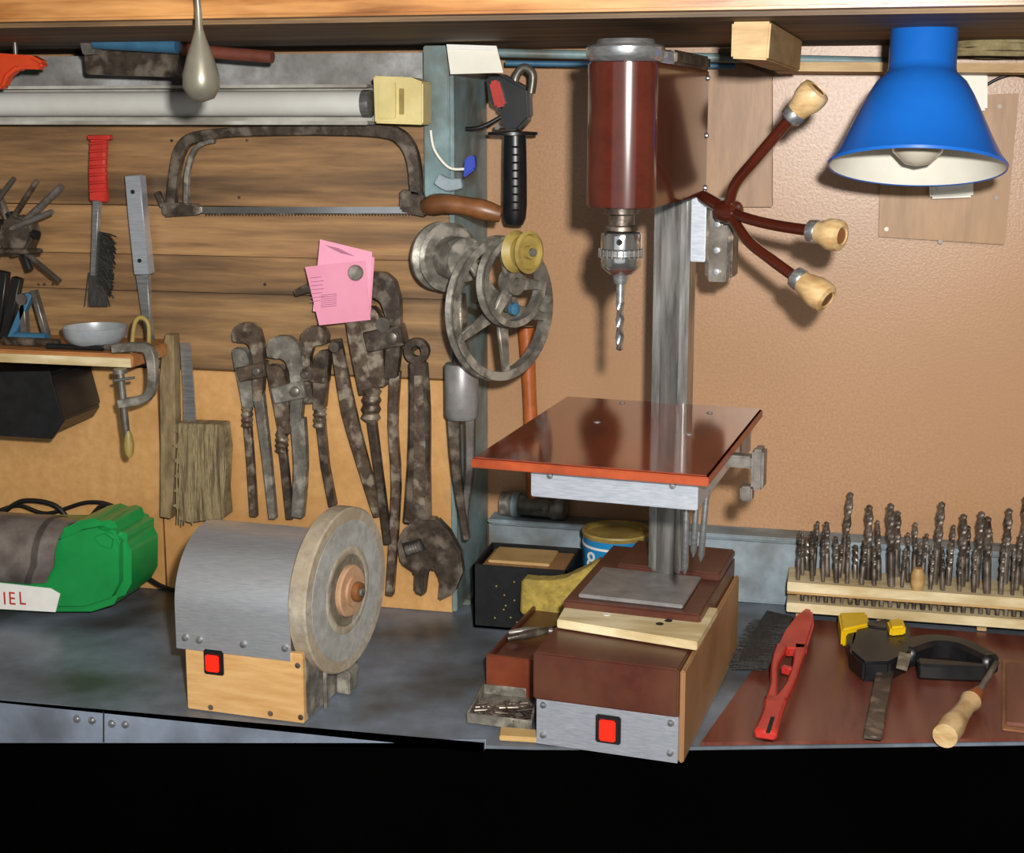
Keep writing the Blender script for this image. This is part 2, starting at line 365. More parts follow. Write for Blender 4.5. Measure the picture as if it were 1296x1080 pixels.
    lathe('hub_boss',[(.006,-.014),(.012,-.012),(.014,0),(.012,.012),(.006,.014)],hub,DF.d(1,-.6,0),m_brown,24)
    arms=[([(922,268,1.62),(930,235,1.60),(958,200,1.57),(1000,150,1.55)],(1000,150,1.55),(1036,112,1.54)),
          ([(922,268,1.62),(950,278,1.59),(985,286,1.56),(1025,292,1.53)],(1025,292,1.53),(1066,299,1.51)),
          ([(922,268,1.62),(945,303,1.59),(975,328,1.56),(1008,352,1.54)],(1006,350,1.54),(1048,380,1.52))]
    for pts,a,b in arms:
        tubep('feed_arm',pts,.0062,m_brown)
        A=PY(*a);Bq=PY(*b);L=(Bq-A).length
        lathe('ferrule',[(.009,-.002),(.0115,0),(.0125,.008),(.0115,.010)],A,(Bq-A),m_steel,20)
        lathe('wooden_knob',[(.0115,.0102),(.0135,.018),(.0165,L*.6),(.017,L*.8),(.0155,L*.95),(.010,L),(.0095,L-.004),(.0001,L-.004)],A,(Bq-A),m_knob,28)
        lathe('knob_plug',[(.0088,L-.0038),(.0080,L-.001),(.0001,L-.0008)],A,(Bq-A),m_hwood,20)
# ---------------- bench grinder -----------------
GF=Fr((-.721,1.440,.9),-3.5)
with G('bench_grinder'):
    B=GF.box
    W_=.148
    B('wooden_front',0,W_,0,.008,.001,.084,m_boxpine,.001)
    B('side_wall',W_-.01,W_,.0085,.16,.001,.075,m_iron,.001)
    B('side_wall_far',0,.01,.0085,.16,.001,.075,m_pine,.001)
    B('rear_wall',.0105,W_-.0105,.15,.16,.001,.075,m_pine,.001)
    r=.079; cyy=.077; zc=.126; nn=40
    out=[(cyy-r,.075)]+[(cyy-r*math.cos(a),zc+r*math.sin(a)) for a in [math.pi*i/nn for i in range(nn+1)]]+[(cyy+r,.075)]
    ro=r-.003
    inn=[(cyy-ro,.075)]+[(cyy-ro*math.cos(a),zc+ro*math.sin(a)) for a in [math.pi*i/nn for i in range(nn+1)]]+[(cyy+ro,.075)]
    n=len(out); V=[];F=[]
    for x in (-.010,.134):
        V+=[GF.p(x,y,z) for y,z in out]+[GF.p(x,y,z) for y,z in inn]
    k=2*n
    for i in range(n-1):
        F+=[[i,i+1,k+i+1,k+i],[n+i,k+n+i,k+n+i+1,n+i+1],[i,n+i,n+i+1,i+1],[k+i,k+i+1,k+n+i+1,k+n+i]]
    F+=[[0,k,k+n,n],[n-1,2*n-1,k+2*n-1,k+n-1]]
    mk('sheet_cover',V,F,m_cover,0,True,30)
    extr('end_cap',[GF.p(-.008,y,z) for y,z in inn],GF.d(.003,0,0),m_alu,0)
    extr('motor_bulkhead',[GF.p(.126,y,z) for y,z in inn],GF.d(.003,0,0),m_iron,0)
    for x,z in [(.002,.089),(.02,.088),(.076,.089),(.128,.090)]:
        lathe('cover_screw',[(.0001,.0035),(.003,.003),(.0042,.001),(.0045,0)],GF.p(x,cyy-r-.0001,z),GF.d(0,-1,0),m_steel,12)
    for x,z in [(.03,.006),(.142,.070),(.144,.008),(.106,.008)]:
        lathe('wood_screw',[(.0001,.001),(.003,.0008),(.0035,0)],GF.p(x,0,z),GF.d(0,-1,0),m_rust2,12)
    B('switch_bezel',.025,.050,-.004,-.0001,.048,.078,m_blk)
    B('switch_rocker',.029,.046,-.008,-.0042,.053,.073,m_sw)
    ax=GF.d(1,-.10,0)
    R=.0985; wo=GF.p(.142,cyy+.018,.131)
    lathe('motor_shaft',[(.01,-.03),(.01,.001)],wo,ax,m_dull,20)
    lathe('wheel_rim',[(R-.02,0),(R-.002,0),(R,.002),(R,.021),(R-.002,.023),(R-.016,.023)],wo,ax,m_wheel,72)
    lathe('wheel_side',[(.02,.0005),(R-.015,.0005),(R-.015,.0236),(.0001,.0236)],wo,ax,m_wheel2,72)
    lathe('wheel_ring',[(.052,.0237),(.051,.0243),(.044,.0243),(.043,.0237)],wo,ax,m_wheel,60)
    lathe('flange_disc',[(.031,.0238),(.031,.028),(.029,.030),(.018,.030),(.018,.033),(.0001,.033)],wo,ax,m_ring,48)
    lathe('flange_nut',[(.011,.0332),(.012,.036),(.011,.041),(.006,.042),(.006,.038),(.0001,.038)],wo,ax,m_hwood,20)
    lathe('nut_hub',[(.0055,.0382),(.005,.044),(.0001,.0445)],wo,ax,m_steel,14)
    B('tool_rest',W_+.006,W_+.010,.04,.048,.001,.05,m_iron)
    B('tool_rest_foot',W_+.001,W_+.018,.09,.12,.001,.03,m_iron)
# ---------------- desk lamp -----------------
ax=Vector((.02,.26,1)).normalized(); lo=PY(1160,213,1.60)
with G('work_lamp'):
    R=.093
    o_=[(R,0),(R+.001,.003),(R-.006,.012),(.076,.034),(.066,.056),(.056,.078),(.048,.092),(.041,.099),(.0365,.104),(.0355,.110),(.0355,.195),(.032,.198),(.012,.198)]
    i_=[(max(.011,a-.0012),max(.0005,b-.0008)) for a,b in o_[::-1]]
    lathe('shade_outer',o_+i_[1:],lo,ax,m_blue,64,closed=True)
    j_=[(max(.0108,a-.0014),max(.0006,b-.0012)) for a,b in o_[1:-1]]
    j2=[(a-.0012,b-.0008) for a,b in j_[::-1]]
    lathe('shade_inner',j_+j2,lo,ax,m_white,64,closed=True)
    lathe('light_bulb',[(.0001,-.004),(.014,0),(.026,.012),(.030,.028),(.026,.045),(.014,.065),(.013,.09),(.013,.18)],lo+ax*.006,ax,m_bulb,32)
    top=lo+ax*.1985
    lathe('lamp_socket',[(.02,0),(.02,.006),(.012,.012),(.0001,.012)],top,ax,m_blue,24)
    tube('lamp_arm',[top+Vector((0,0,.0)),top+Vector((.01,-.01,.02)),top+Vector((.06,-.03,.045))],.006,m_red)
# ---------------- items at top -----------------
with G('conduit_rail'):
    tube('conduit',[PY(590,66,1.90),PY(1120,78,1.96)],.006,m_post,sm=1)
    tube('conduit_lower',[PY(640,80,1.93),PY(930,84,1.96)],.004,m_bluep,sm=1)
with G('wood_block'):
    zt_=1.6745
    a_=PY(925,74,1.47); b_=PY(972,80,1.47)
    extr('block',[(a_.x,1.47,a_.z),(b_.x,1.47,a_.z-.002),(b_.x+.002,1.47,zt_),(a_.x,1.47,zt_)],(.02,.36,0),m_pine,.002)
with G('plywood_board'):
    prism('board',[(868,88),(905,67),(977,95),(977,262),(868,262)],1.976,.0238,m_ply)
with G('ledge_plank'):
    prism('plank',[(978,78),(1330,80),(1330,92),(978,90)],1.87,.129,m_pine,.002)
with G('rope_coil'):
    for k in range(6):
        c=PY(1262,68-k*5,1.92); P=[]
        for i in range(14):
            a=2*math.pi*i/13; P.append(c+Vector((math.cos(a)*(.055-.003*k+random.uniform(-.004,.004)),math.sin(a)*.035,random.uniform(-.002,.002))))
        tube('rope_loop',P,.0035,m_rope,sm=3,seg=7)
with G('paper_card'):
    prism('card',[(565,56),(628,58),(637,92),(570,94)],1.78,.002,m_white,0)
    prism('card_fold',[(565,56),(628,58),(630,64),(566,62)],1.777,.0025,m_lab,0)
    prism('card_clip',[(568,60),(576,60),(576,80),(568,80)],1.782,.040,m_dull,.001)
with G('fluorescent_lamp'):
    a=PY(468,131,1.765);b=Vector((-1.5,a.y,a.z))
    lathe('glass_tube',[(.010,0),(.0165,.002),(.0165,(b-a).length)],a,b-a,m_tube,32)
    lathe('metal_cap',[(.006,-.004),(.0172,-.002),(.0172,.008),(.0168,.009)],a,b-a,m_steel,32)
    WD.box('fixture_channel',-1.5,a.x,1.783,1.828,a.z-.026,a.z+.022,m_fix,.003)
    WD.box('channel_lip',-1.5,a.x,1.755,1.782,a.z-.027,a.z-.022,m_fix,.001)
    WD.box('channel_top',-1.5,a.x,1.755,1.782,a.z+.020,a.z+.024,m_fix,.001)
    prism('end_holder',[(472,96),(520,98),(535,104),(535,158),(474,156)],1.75,.04,m_beige,.002)
    prism('holder_slot',[(505,112),(511,112),(511,145),(505,145)],1.7485,.003,m_ypul,.0005)
    prism('holder_lip',[(478,104),(500,104),(500,150),(478,150)],1.745,.005,m_beige,.001)
with G('shoehorn_blade'):
    o=PY(251,10,1.345); k=S(1.345)
    pr=[(4,0),(5,-25),(9,-38),(17,-60),(23,-82),(23,-98),(16,-111),(1,-116)]
    lathe('teardrop_bulb',[(r*k,h*k) for r,h in pr],o,(0,0,1),M('grey_metal_shell','#8d8878','#6f6b5e',8,rough=.35,metal=.4),28,60)
    tube('hanging_hook',[o+Vector((0,0,-.003)),o+Vector((0,0,.03)),o+Vector((0,.028,.045))],.003,m_dull)
with G('steel_clamp'):
    prism('clamp_body',[(105,62),(225,66),(230,98),(108,94)],1.72,.06,m_rust2,.002)
    tubep('blue_roller',[(120,52,1.70),(225,58,1.70)],.010,m_bluep,sm=1)
    prism('clamp_jaw',[(98,46),(125,44),(118,68),(104,70)],1.70,.05,m_dull,.002)
with G('brown_pipe'):
    tubep('pipe',[(232,62,1.72),(290,68,1.72),(345,72,1.72)],.008,M('dark_red_paint','#7a4030','#5a2c20',20,rough=.6),sm=2)
with G('hanging_saw'):
    prism('handle',[(-20,66),(38,70),(54,78),(50,88),(20,87),(8,97),(2,112),(-20,114)],1.66,.02,m_orange,.004)
    rib('saw_blade',[(-80,70),(-18,90)],14,1.668,.002,m_steel,bevel=0)
    p=PY(20,72,1.67); tube('hook',[p,Vector((p.x,p.y,1.6749))],.003,m_dull,sm=1)
# ---------------- wall tools, left -----------------
Yt=1.80
with G('hacksaw'):
    rib('frame',[(214,264),(218,225),(226,190),(245,174),(300,167),(400,165),(480,166),(508,176),(522,205),(526,262)],[6,6,7,7,6,6,8,9,8,7],Yt,.014,m_rust2,sm=4)
    rib('frame_inner',[(234,258),(236,215),(248,186),(270,178)],3,Yt+.002,.01,m_iron,sm=4)
    rib('blade',[(205,266),(540,266)],4,Yt+.005,.0015,m_chrome,bevel=0)
    for i in range(70):
        u=260+i*3.9
        prism('tooth',[(u,269.8),(u+3.9,269.8),(u+1,273)],Yt+.0052,.001,m_rust2,0)
    prism('tension_block',[(204,256),(250,259),(250,272),(206,275)],Yt-.004,.02,m_rust2,.003)
    rib('wing_nut',[(206,262),(198,243)],4,Yt,.006,m_rust2)
    prism('grip_mount',[(505,240),(535,245),(538,275),(505,268)],Yt-.003,.02,m_rust2,.003)
    tubep('wooden_grip',[(536,262,Yt),(560,258,Yt-.005),(595,262,Yt-.005),(634,272,Yt)],[.009,.014,.013,.012,.014,.010],m_hwood)
with G('wire_brush'):
    rib('red_grip',[(110,174),(138,174)],3,Yt,.012,m_red)
    rib('red_handle',[(123,174),(121,215),(123,256)],[12,12,13],Yt+.002,.012,m_red,bevel=.003)
    for k in range(7): rib('grip_rib',[(112,182+k*10),(134,180+k*10)],2,Yt-.001,.004,m_red)
    rib('brush_back',[(121,254),(119,300),(117,350)],[5,4,4],Yt-.004,.010,m_steel)
    for i in range(230):
        t=random.random(); v=290+t*70; u0=122-t*4
        L_=random.uniform(12,26); up=random.uniform(6,26)
        tubep('wire',[(u0,v,Yt+.004),(u0+L_*.7,v+up*.5,Yt+random.uniform(-.004,.014)),(u0+L_,v+up,Yt+random.uniform(-.006,.016))],.0008,m_brisd,sm=1,seg=3)
    for i in range(60):
        u0=random.uniform(112,128)
        tubep('wire',[(u0,345,Yt+.004),(u0+random.uniform(-6,12),388,Yt+random.uniform(-.004,.012))],.0008,m_brisd,sm=1,seg=3)
with G('square_tube_tool'):
    rib('square_tube',[(167,222),(172,280),(179,348)],11,Yt,.018,m_alu)
    rib('steel_rod',[(179,348),(184,400),(188,432)],[9,6,5],Yt+.006,.01,m_steel)
    for v in (243,330):
        lathe('hole',[(.003,0),(.003,.001)],PY(168+(v-243)*.1,v,Yt-.0003),(0,-1,0),m_hole,12)
with G('punch_rod_set'):
    for a_,b_,y,r,m in [((-10,262),(18,226),1.75,.0045,m_dull),((8,290),(47,229),1.755,.0045,m_rust2),((20,292),(78,236),1.75,.006,m_dull),((0,296),(66,268),1.745,.005,m_dull),((30,318),(76,356),1.745,.004,m_dull),((5,300),(-14,352),1.76,.006,m_rust2),((0,318),(52,318),1.74,.005,m_rust2),((12,270),(38,342),1.765,.007,m_blk),((-12,280),(48,298),1.76,.008,m_blk),((-5,240),(28,322),1.77,.006,m_rust2)]:
        tubep('rod',[(*a_,y+.015),(*b_,y)],[r,r*.8],m,sm=1)
    prism('rod_clamp',[(0,282),(14,272),(34,278),(40,300),(30,322),(10,326),(-4,310)],1.752,.03,m_rust2,.004)
    rib('wall_hook',[(18,300),(20,318)],4,1.78,.049,m_rust2)
with G('tool_shelf'):
    a=PY(167,449,1.69)
    WD.box('shelf_plank',-1.5,a.x,1.69,YL-.005,a.z-.018,a.z,M('shelf_orange','#b37945','#946030',12,st=(1,5,5),rough=.5),.002)
    WD.box('shelf_edge',-1.5,a.x-.001,1.687,1.6898,a.z-.017,a.z-.005,m_pale,.0005)
zsh=a.z
with G('metal_bowl'):
    o=PY(121,433,1.735); o.z=zsh+.0005
    lathe('bowl',[(.02,0),(.032,.004),(.041,.016),(.043,.028),(.0415,.028),(.039,.017),(.03,.007),(.0001,.004)],o,(0,0,1),M('pale_enamel','#b3b9bd','#989ea2',20,rough=.35,metal=.3),36)
with G('brass_hook'):
    P=[PY(166,436,1.70),PY(170,412,1.70),PY(178,402,1.70),PY(188,412,1.70),PY(187,434,1.70)]
    P[0].z=P[-1].z=zsh+.0005
    tube('hook',P,.003,m_ypul)
with G('loose_rods'):
    for k,(u0,u1,yy,r) in enumerate([(5,75,1.72,.006),(60,130,1.705,.004),(20,60,1.75,.007),(100,160,1.712,.004)]):
        p=PY(u0,440,yy);q=PY(u1,440,yy); p.z=q.z=zsh+r+.0005
        tube('tool_rod',[p,q],r,[m_rust2,m_blk,m_bluep,m_dull][k],sm=1)
with G('pliers_bundle'):
    for pts,h,m in [([(4,432),(20,352)],7,m_blk),([(12,432),(36,372)],5,m_bluep),([(-8,432),(2,344)],8,m_blk),([(58,430),(40,368)],4,m_dull),([(30,432),(26,378)],5,m_dull)]:
        q=[PY(u,v,1.765) for u,v in pts]; q[0].z=zsh+.001
        ribbon('plier_arm',q,h*.001,(0,1,0),.012,m)
    lathe('plier_joint',[(.008,0),(.008,.012)],PY(32,378,1.772),(0,-1,0),m_dull,16)
with G('c_clamp'):
    Yc=1.672
    rib('clamp_frame',[(140,442),(168,440),(186,444),(191,470),(188,498),(172,508),(148,512)],[6,6,7,6,6,6,6],Yc,.012,m_iron,sm=3)
    tubep('clamp_screw',[(152,468,Yc+.006),(158,530,Yc+.006),(163,572,Yc+.006)],[.005,.005,.004],m_dull,sm=1)
    lathe('screw_pad',[(.009,-.003),(.009,.003)],PY(152,470,Yc+.006),(0,0,1),m_dull,16)
    lathe('thumb_grip',[(.003,-.018),(.006,-.012),(.007,0),(.005,.012),(.003,.018)],PY(163,562,Yc+.006),(0,0,1),m_ypul,16)
    tubep('tommy_bar',[(145,482,Yc),(170,478,Yc)],.002,m_steel,sm=1)
with G('black_bin'):
    prism('bin_front',[(-70,472),(62,470),(80,535),(66,556),(-70,548)],1.70,.006,m_blk,.001)
    prism('bin_body',[(-70,476),(58,474),(74,533),(62,552),(-70,545)],1.7065,.119,m_blk,.004)
    prism('bin_label',[(-60,466),(-10,466),(-10,498),(-60,498)],1.697,.002,m_dull,0)
with G('dust_brush'):
    rib('wooden_back',[(214,424),(211,480),(212,560),(209,656)],[6,11,11,8],Yt-.008,.02,M('old_brush_wood','#8f7a57','#645236',25,st=(4,1,1),rough=.7),sm=3)
    V=[(222,536),(280,538),(284,570),(281,620),(284,655),(240,662),(222,656)]
    for k in range(12): V+=[(238 if k%2==0 else 217, 650-k*9.5)]
    prism('bristle_tuft',V,Yt-.012,.03,m_bris,.001)
    for k in range(90):
        u=225+random.uniform(0,58); v=random.uniform(540,550)
        tubep('bristle',[(u,v,Yt-.013),(u+random.uniform(-4,4),v+50,Yt-.016),(u+random.uniform(-5,5),v+random.uniform(95,118),Yt-.013)],.0011,m_bris,sm=1,seg=4)
    rib('steel_scraper',[(234,434),(238,490),(240,538)],[7,8,9],Yt+.008,.003,m_steel,bevel=0)
def nut(u,v,Y,r=9,h=16,ax=(0.05,0,1)):
    k=S(Y); pr=[(r*.6*k,-h*k)]
    m=7
    for i in range(m):
        y=-h*.8+1.6*h*i/(m-1); pr+=[(r*(1 if i%2==0 else .78)*k,y*k)]
    pr+=[(r*.6*k,h*k)]
    lathe('adjust_nut',pr,PY(u,v,Y+.007),ax,m_rust,20)
UP=[(-16,10),(-13,1),(-4,-4),(9,-3),(18,5),(22,22),(22,60),(17,96),(5,96),(9,60),(8,36),(4,24),(-3,20),(-6,22),(-8,19),(-10,21),(-12,18),(-15,20)]
LO=[(-17,30),(-14,27),(-12,30),(-10,27),(-8,30),(-5,28),(1,34),(4,46),(5,70),(6,104),(-7,104),(-11,74),(-15,48)]
def jaws(u,v,sc_,rot,Y,m1,m2,mir=1,th=.016):
    c,s=math.cos(math.radians(rot)),math.sin(math.radians(rot))
    f=lambda L:[(u+sc_*(mir*x*c-y*s),v+sc_*(mir*x*s+y*c)) for x,y in L]
    prism('hook_jaw',f(UP),Y,th,m1,.0015)
    prism('heel_jaw',f(LO),Y-.003,th+.004,m2,.0015)
    rib('housing',f([(-12,62),(24,56)]),10*sc_,Y-.005,th+.008,m1,bevel=.002)
    p=f([(14,58)])[0]; lathe('pivot_pin',[(.006*sc_,0),(.006*sc_,.004),(.004,.0055)],PY(p[0],p[1],Y-.0052),(0,-1,0),m_dull,16)
with G('pipe_wrench'):
    jaws(308,413,1.0,-3,Yt,m_rust,m_iron)
    nut(313,528,Yt,8,14)
    rib('handle',[(310,512),(316,590),(320,655)],[5,5,5],Yt+.003,.01,m_rust)
    rib('second_handle',[(326,500),(336,580),(344,658)],[7,6,5],Yt+.004,.012,m_iron,sm=3)
with G('pipe_wrench'):
    jaws(354,430,1.15,-3,Yt-.006,m_iron,m_rust)
    nut(357,560,Yt-.002,9,14)
    rib('handle',[(354,545),(360,600),(366,658)],[5,5,5],Yt-.002,.01,m_rust2)
    rib('second_handle',[(375,530),(379,590),(375,656)],[10,9,8],Yt-.003,.014,m_iron,sm=3)
with G('pipe_wrench'):
    jaws(398,417,.98,-2,Yt,m_rust,m_rust2,mir=-1)
    nut(405,528,Yt,9,14)
    rib('handle',[(402,512),(410,590),(420,642)],[6,5,5],Yt+.002,.012,m_rust2)
    rib('second_handle',[(424,430),(440,520),(462,600),(478,655)],[7,10,8,6],Yt+.005,.01,m_rust,sm=3)
    lathe('pivot',[(.007,0),(.007,.02)],PY(429,437,Yt+.01),(0,-1,0),m_dull,16)
with G('pipe_wrench'):
    jaws(474,350,1.35,-2,Yt-.008,m_rust2,m_rust,th=.018)
    rib('upper_claw',[(372,372),(400,362),(430,362),(450,380)],[4,7,7,8],Yt,.014,m_rust2,sm=3)
    rib('body',[(448,395),(456,440),(465,500)],[14,15,12],Yt-.003,.018,m_rust)
    lathe('pivot',[(.010,0),(.010,.026)],PY(492,408,Yt+.01),(0,-1,0),m_dull,18)
    nut(470,512,Yt-.002,13,22)
    rib('handle',[(468,525),(478,600),(490,690)],[6,5,5],Yt-.002,.012,m_rust2)
    rib('second_handle',[(499,470),(496,540),(500,620),(492,755)],[7,6,6,5],Yt+.003,.012,m_rust,sm=3)
with G('adjustable_wrench'):
    k=S(Yt); Ya=Yt-.012
    lathe('eye_ring',[(7*k,-.006),(16*k,-.006),(17*k,0),(16*k,.006),(7*k,.006)],PY(528,444,Ya+.006),(0,1,0),m_rust2,28,closed=True)
    rib('handle',[(528,458),(530,520),(529,590),(527,665)],[12,14,15,19],Ya,.012,m_rust2,sm=3,bevel=.003)
    rib('handle_recess',[(529,475),(531,560),(530,640)],[6,8,9],Ya-.0006,.002,m_rust,sm=3)
    prism('head',[(508,672),(528,656),(552,657),(568,674),(582,700),(585,725),(574,752),(554,762),(556,735),(548,720),(540,724),(536,756),(523,750),(524,726),(506,714),(502,690)],Ya-.004,.018,m_rust2,.003)
    prism('knurl_window',[(508,688),(532,682),(540,696),(514,706)],Ya-.0045,.002,m_hole,0)
    lathe('knurl',[(.005,-.012),(.0075,-.011),(.0075,-.007),(.006,-.006),(.0075,-.004),(.006,-.002),(.0075,0),(.006,.002),(.0075,.004),(.006,.006),(.0075,.008),(.0075,.011),(.005,.012)],PY(524,694,Ya-.003),(.93,0,.36),m_dull,16)
    lathe('nail',[(.0025,0),(.0025,.034),(.004,.035)],PY(528,440,YL),(0,-1,0),m_dull,10)
with G('pink_note'):
    prism('sheet_back',[(412,308),(474,326),(469,398),(402,388)],1.7868,.0006,m_pink2,0)
    prism('sheet_upper',[(405,303),(471,319),(467,404),(396,394)],1.7855,.0006,m_pink,0)
    prism('sheet_lower',[(386,338),(462,330),(469,405),(404,412)],1.7820,.0006,m_pink2,0)
    for k in range(7):
        v=352+k*5
        rib('handwriting',[(393,v),(393+10+random.uniform(0,8),v-1.5)],.4,1.7817,.0002,m_ink,bevel=0)
        rib('handwriting',[(406,374+k*2.5),(426,372+k*2.5)],.4,1.7817,.0002,m_ink,bevel=0)
        rib('handwriting',[(412+k*3,311+k*1.5),(412+k*3+18,315+k*1.5)],.3,1.7852,.0002,m_ink,bevel=0)
    lathe('magnet',[(.010,0),(.0105,.004),(.009,.006),(.0001,.006)],PY(451,345,1.7815),(0,-1,0),m_iron,24)
    tubep('pin',[(440,360,1.783),(440,360,1.829)],.001,m_dull,sm=1,seg=6)
# ---------------- pulleys on the post -----------------
nv=Vector((.86,-.50,.03)).normalized()
def wheel(pre,o,R,rim,th,nsp,mat,hub,ph=0,sw=.007):
    lathe(pre+'_rim',[(R-rim,-th/2),(R,-th/2),(R-.004,-th*.1),(R-.004,th*.1),(R,th/2),(R-rim,th/2)],o,nv,mat,64,closed=True)
    a=nv.orthogonal().normalized(); b=nv.cross(a)
    for i in range(nsp):
        t=2*math.pi*i/nsp+ph; d=a*math.cos(t)+b*math.sin(t)
        ribbon(pre+'_spoke',[o+d*(hub*.8)-nv*th*.2,o+d*(R-rim+.001)-nv*th*.2],[sw*1.3,sw*.8],nv,th*.4,mat)
    lathe(pre+'_hub',[(.006,-th*.6),(hub,-th*.6),(hub,th*.6),(.006,th*.6)],o,nv,mat,28,closed=True)
with G('pulley_set'):
    o1=PY(634,390,1.74); o2=PY(648,357,1.705); o3=PY(662,319,1.68)
    wheel('large_pulley',o1,.092,.011,.014,5,m_iron,.024,.3)
    wheel('medium_pulley',o2,.056,.008,.014,3,m_iron,.016,1.2)
    lathe('yellow_pulley',[(.005,-.012),(.026,-.012),(.019,-.004),(.019,.002),(.026,.010),(.022,.012),(.020,.006),(.008,.006),(.008,.014),(.005,.014)],o3,nv,m_ypul,36,closed=True)
    o4=PY(563,325,1.775)
    lathe('drum_pulley',[(.006,-.012),(.045,-.012),(.045,-.008),(.036,-.002),(.036,.004),(.045,.01),(.04,.014),(.028,.014),(.028,.05),(.02,.052),(.006,.052)],o4,Vector((.75,-.65,0)),m_iron,44,closed=True)
    tube('axle',[PY(552,325,1.81),PY(563,325,1.775),o3+nv*.018],.005,m_dull,sm=1)
    tube('axle_pin',[o1-nv*.05,o1+nv*.02],.005,m_dull,sm=1)
    tube('axle_link',[o1+nv*.012,o2-nv*.01],.006,m_dull,sm=1)
    lathe('blue_cap',[(.008,0),(.008,.006),(.004,.008)],o1+nv*.02,nv,m_bluep,16)
with G('tree_pruner'):
    tubep('dark_socket',[(582,372,1.775),(583,430,1.775),(584,462,1.775)],[.008,.011,.012],m_rust2,sm=1)
    k=S(1.775)
    lathe('grey_sleeve',[(20*k,0),(21.5*k,-.003),(21.5*k,-66*k),(19*k,-70*k),(12*k,-72*k)],PY(584,460,1.775),(0,0,1),m_plate,32)
    rib('leg',[(573,530),(577,600),(590,684)],[8,6,4],1.768,.01,m_rust2,sm=3)
    rib('second_leg',[(594,530),(594,590),(588,650),(590,684)],[6,5,4,3],1.772,.01,m_dull,sm=3)
with G('power_drill_handle'):
    Yh=1.90
    tubep('grip',[(652,172,Yh),(652,200,Yh),(652,260,Yh),(651,284,Yh)],[.015,.0155,.016,.0165,.016,.012],m_blk,sm=2,seg=20)
    for k in range(9): tubep('grip_rib',[(648,186+k*10,Yh-.016),(656,186+k*10,Yh-.016)],.0015,m_blk,sm=1,seg=6)
    lathe('flange',[(.018,-.003),(.034,-.002),(.034,.002),(.018,.003)],PY(649,169,Yh),(0,0,1),m_blk,32)
    prism('drill_body',[(614,96),(632,92),(668,112),(670,150),(655,166),(636,166),(632,138),(618,130)],Yh-.014,.03,m_blk,.004)
    prism('trigger',[(618,104),(630,100),(640,134),(626,137)],Yh-.022,.012,m_red,.003)
    tubep('chuck_hook',[(655,118,Yh),(652,100,Yh),(662,86,Yh),(674,94,Yh),(672,118,Yh)],.006,m_dull)
    tubep('power_cord',[(634,148,Yh),(605,162,1.89),(575,158,1.87),(566,120,1.86)],.003,m_cord)
    lathe('wall_peg',[(.004,0),(.004,.10)],PY(650,160,YR),(0,-1,0),m_dull,10)
with G('cable_connector'):
    tubep('white_wire',[(545,165,1.80),(550,190,1.80),(568,212,1.798),(588,214,1.796)],.0018,m_white)
    prism('blue_block',[(588,200),(600,196),(601,214),(586,226)],1.79,.014,M('blue_connector','#2742b0','#203898',10,rough=.4),.002)
    rib('metal_bracket',[(552,226),(566,234),(584,232)],[7,8,6],1.797,.010,m_ledge,sm=3)
with G('hammer'):
    z=1.0015+.0185
    c=PY(675,655,1.975); c.z=z
    tube('handle',[c+Vector((0,0,.012)),PY(672,540,1.975),PY(666,415,1.98)],[.009,.0115,.010,.013],m_hwood2,sm=4)
    lathe('head',[(.012,-.05),(.0175,-.048),(.0185,-.03),(.015,-.026),(.0155,.026),(.0185,.03),(.0175,.048),(.012,.05)],c,(1,-.05,0),m_iron,28)
    lathe('head_band',[(.0190,-.03),(.0190,-.02),(.0155,-.0195)],c,(1,-.05,0),m_ledge,28)
# ---------------- bench objects mid -----------------
with G('black_box'):
    x0,x1,y0,y1,za,zb=-.464,-.335,1.775,1.88,.9008,.99
    WD.box('box_bottom',x0,x1,y0,y1,za,za+.004,m_blk,0)
    WD.box('box_front',x0,x1,y0,y0+.004,za,zb,m_blk,.001)
    WD.box('box_rear',x0,x1,y1-.004,y1,za,zb,m_blk,.001)
    WD.box('box_left',x0,x0+.004,y0,y1,za,zb,m_blk,.001)
    WD.box('box_right',x1-.004,x1,y0,y1,za,zb,m_blk,.001)
    WD.box('inner_board',x0+.008,x1-.008,y0+.008,y1-.008,zb-.014,zb-.006,m_ply,.001)
    WD.box('inner_rim',x0+.014,x1-.03,y0+.03,y1-.012,zb-.0058,zb-.002,m_pine,.001)
    for i in range(14): lathe('paint_fleck',[(.0012,0),(.0012,.0006)],Vector((random.uniform(x0+.03,x1-.03),y0-.0001,random.uniform(za+.01,zb-.02))),(0,-1,0),m_ypul,6)
with G('tin_can'):
    o=Vector((-.284,1.868,.9008)); R=.046
    lathe('can_wall',[(R-.002,0),(R,.002),(R,.118),(R+.0015,.121),(R-.001,.122),(R-.0015,.004),(.0001,.003),(.0001,0)],o,(0,0,1),m_can,40)
    lathe('rust_rim',[(R+.0005,.116),(R+.002,.121),(R+.001,.1235),(R-.003,.123),(R-.003,.1),(R-.0025,.1)],o,(0,0,1),m_ypul,40)
    lathe('label_band',[(R+.0002,.104),(R+.0008,.104),(R+.0008,.107),(R+.0002,.107)],o,(0,0,1),m_lab,40)
    for i,c_h in enumerate('8CUP'):
        ang=-math.pi/2-.62+i*.58
        letter(c_h,.034,Matrix.Translation(o+Vector((math.cos(ang)*(R+.0003),math.sin(ang)*(R+.0003),.076)))@Matrix.Rotation(ang+math.pi/2,4,'Z')@Matrix.Rotation(math.pi/2,4,'X')@Matrix.Translation((-.011,0,0)),m_lab)
with G('sponge'):
    P=[PY(658,756,1.745),PY(685,761,1.738),PY(715,758,1.735),PY(740,743,1.737),PY(766,716,1.755)]
    ribbon('foam_body',P,[.024,.027,.026,.021,.008],(0,1,0),.028,m_sponge,sm=4,bevel=.004)
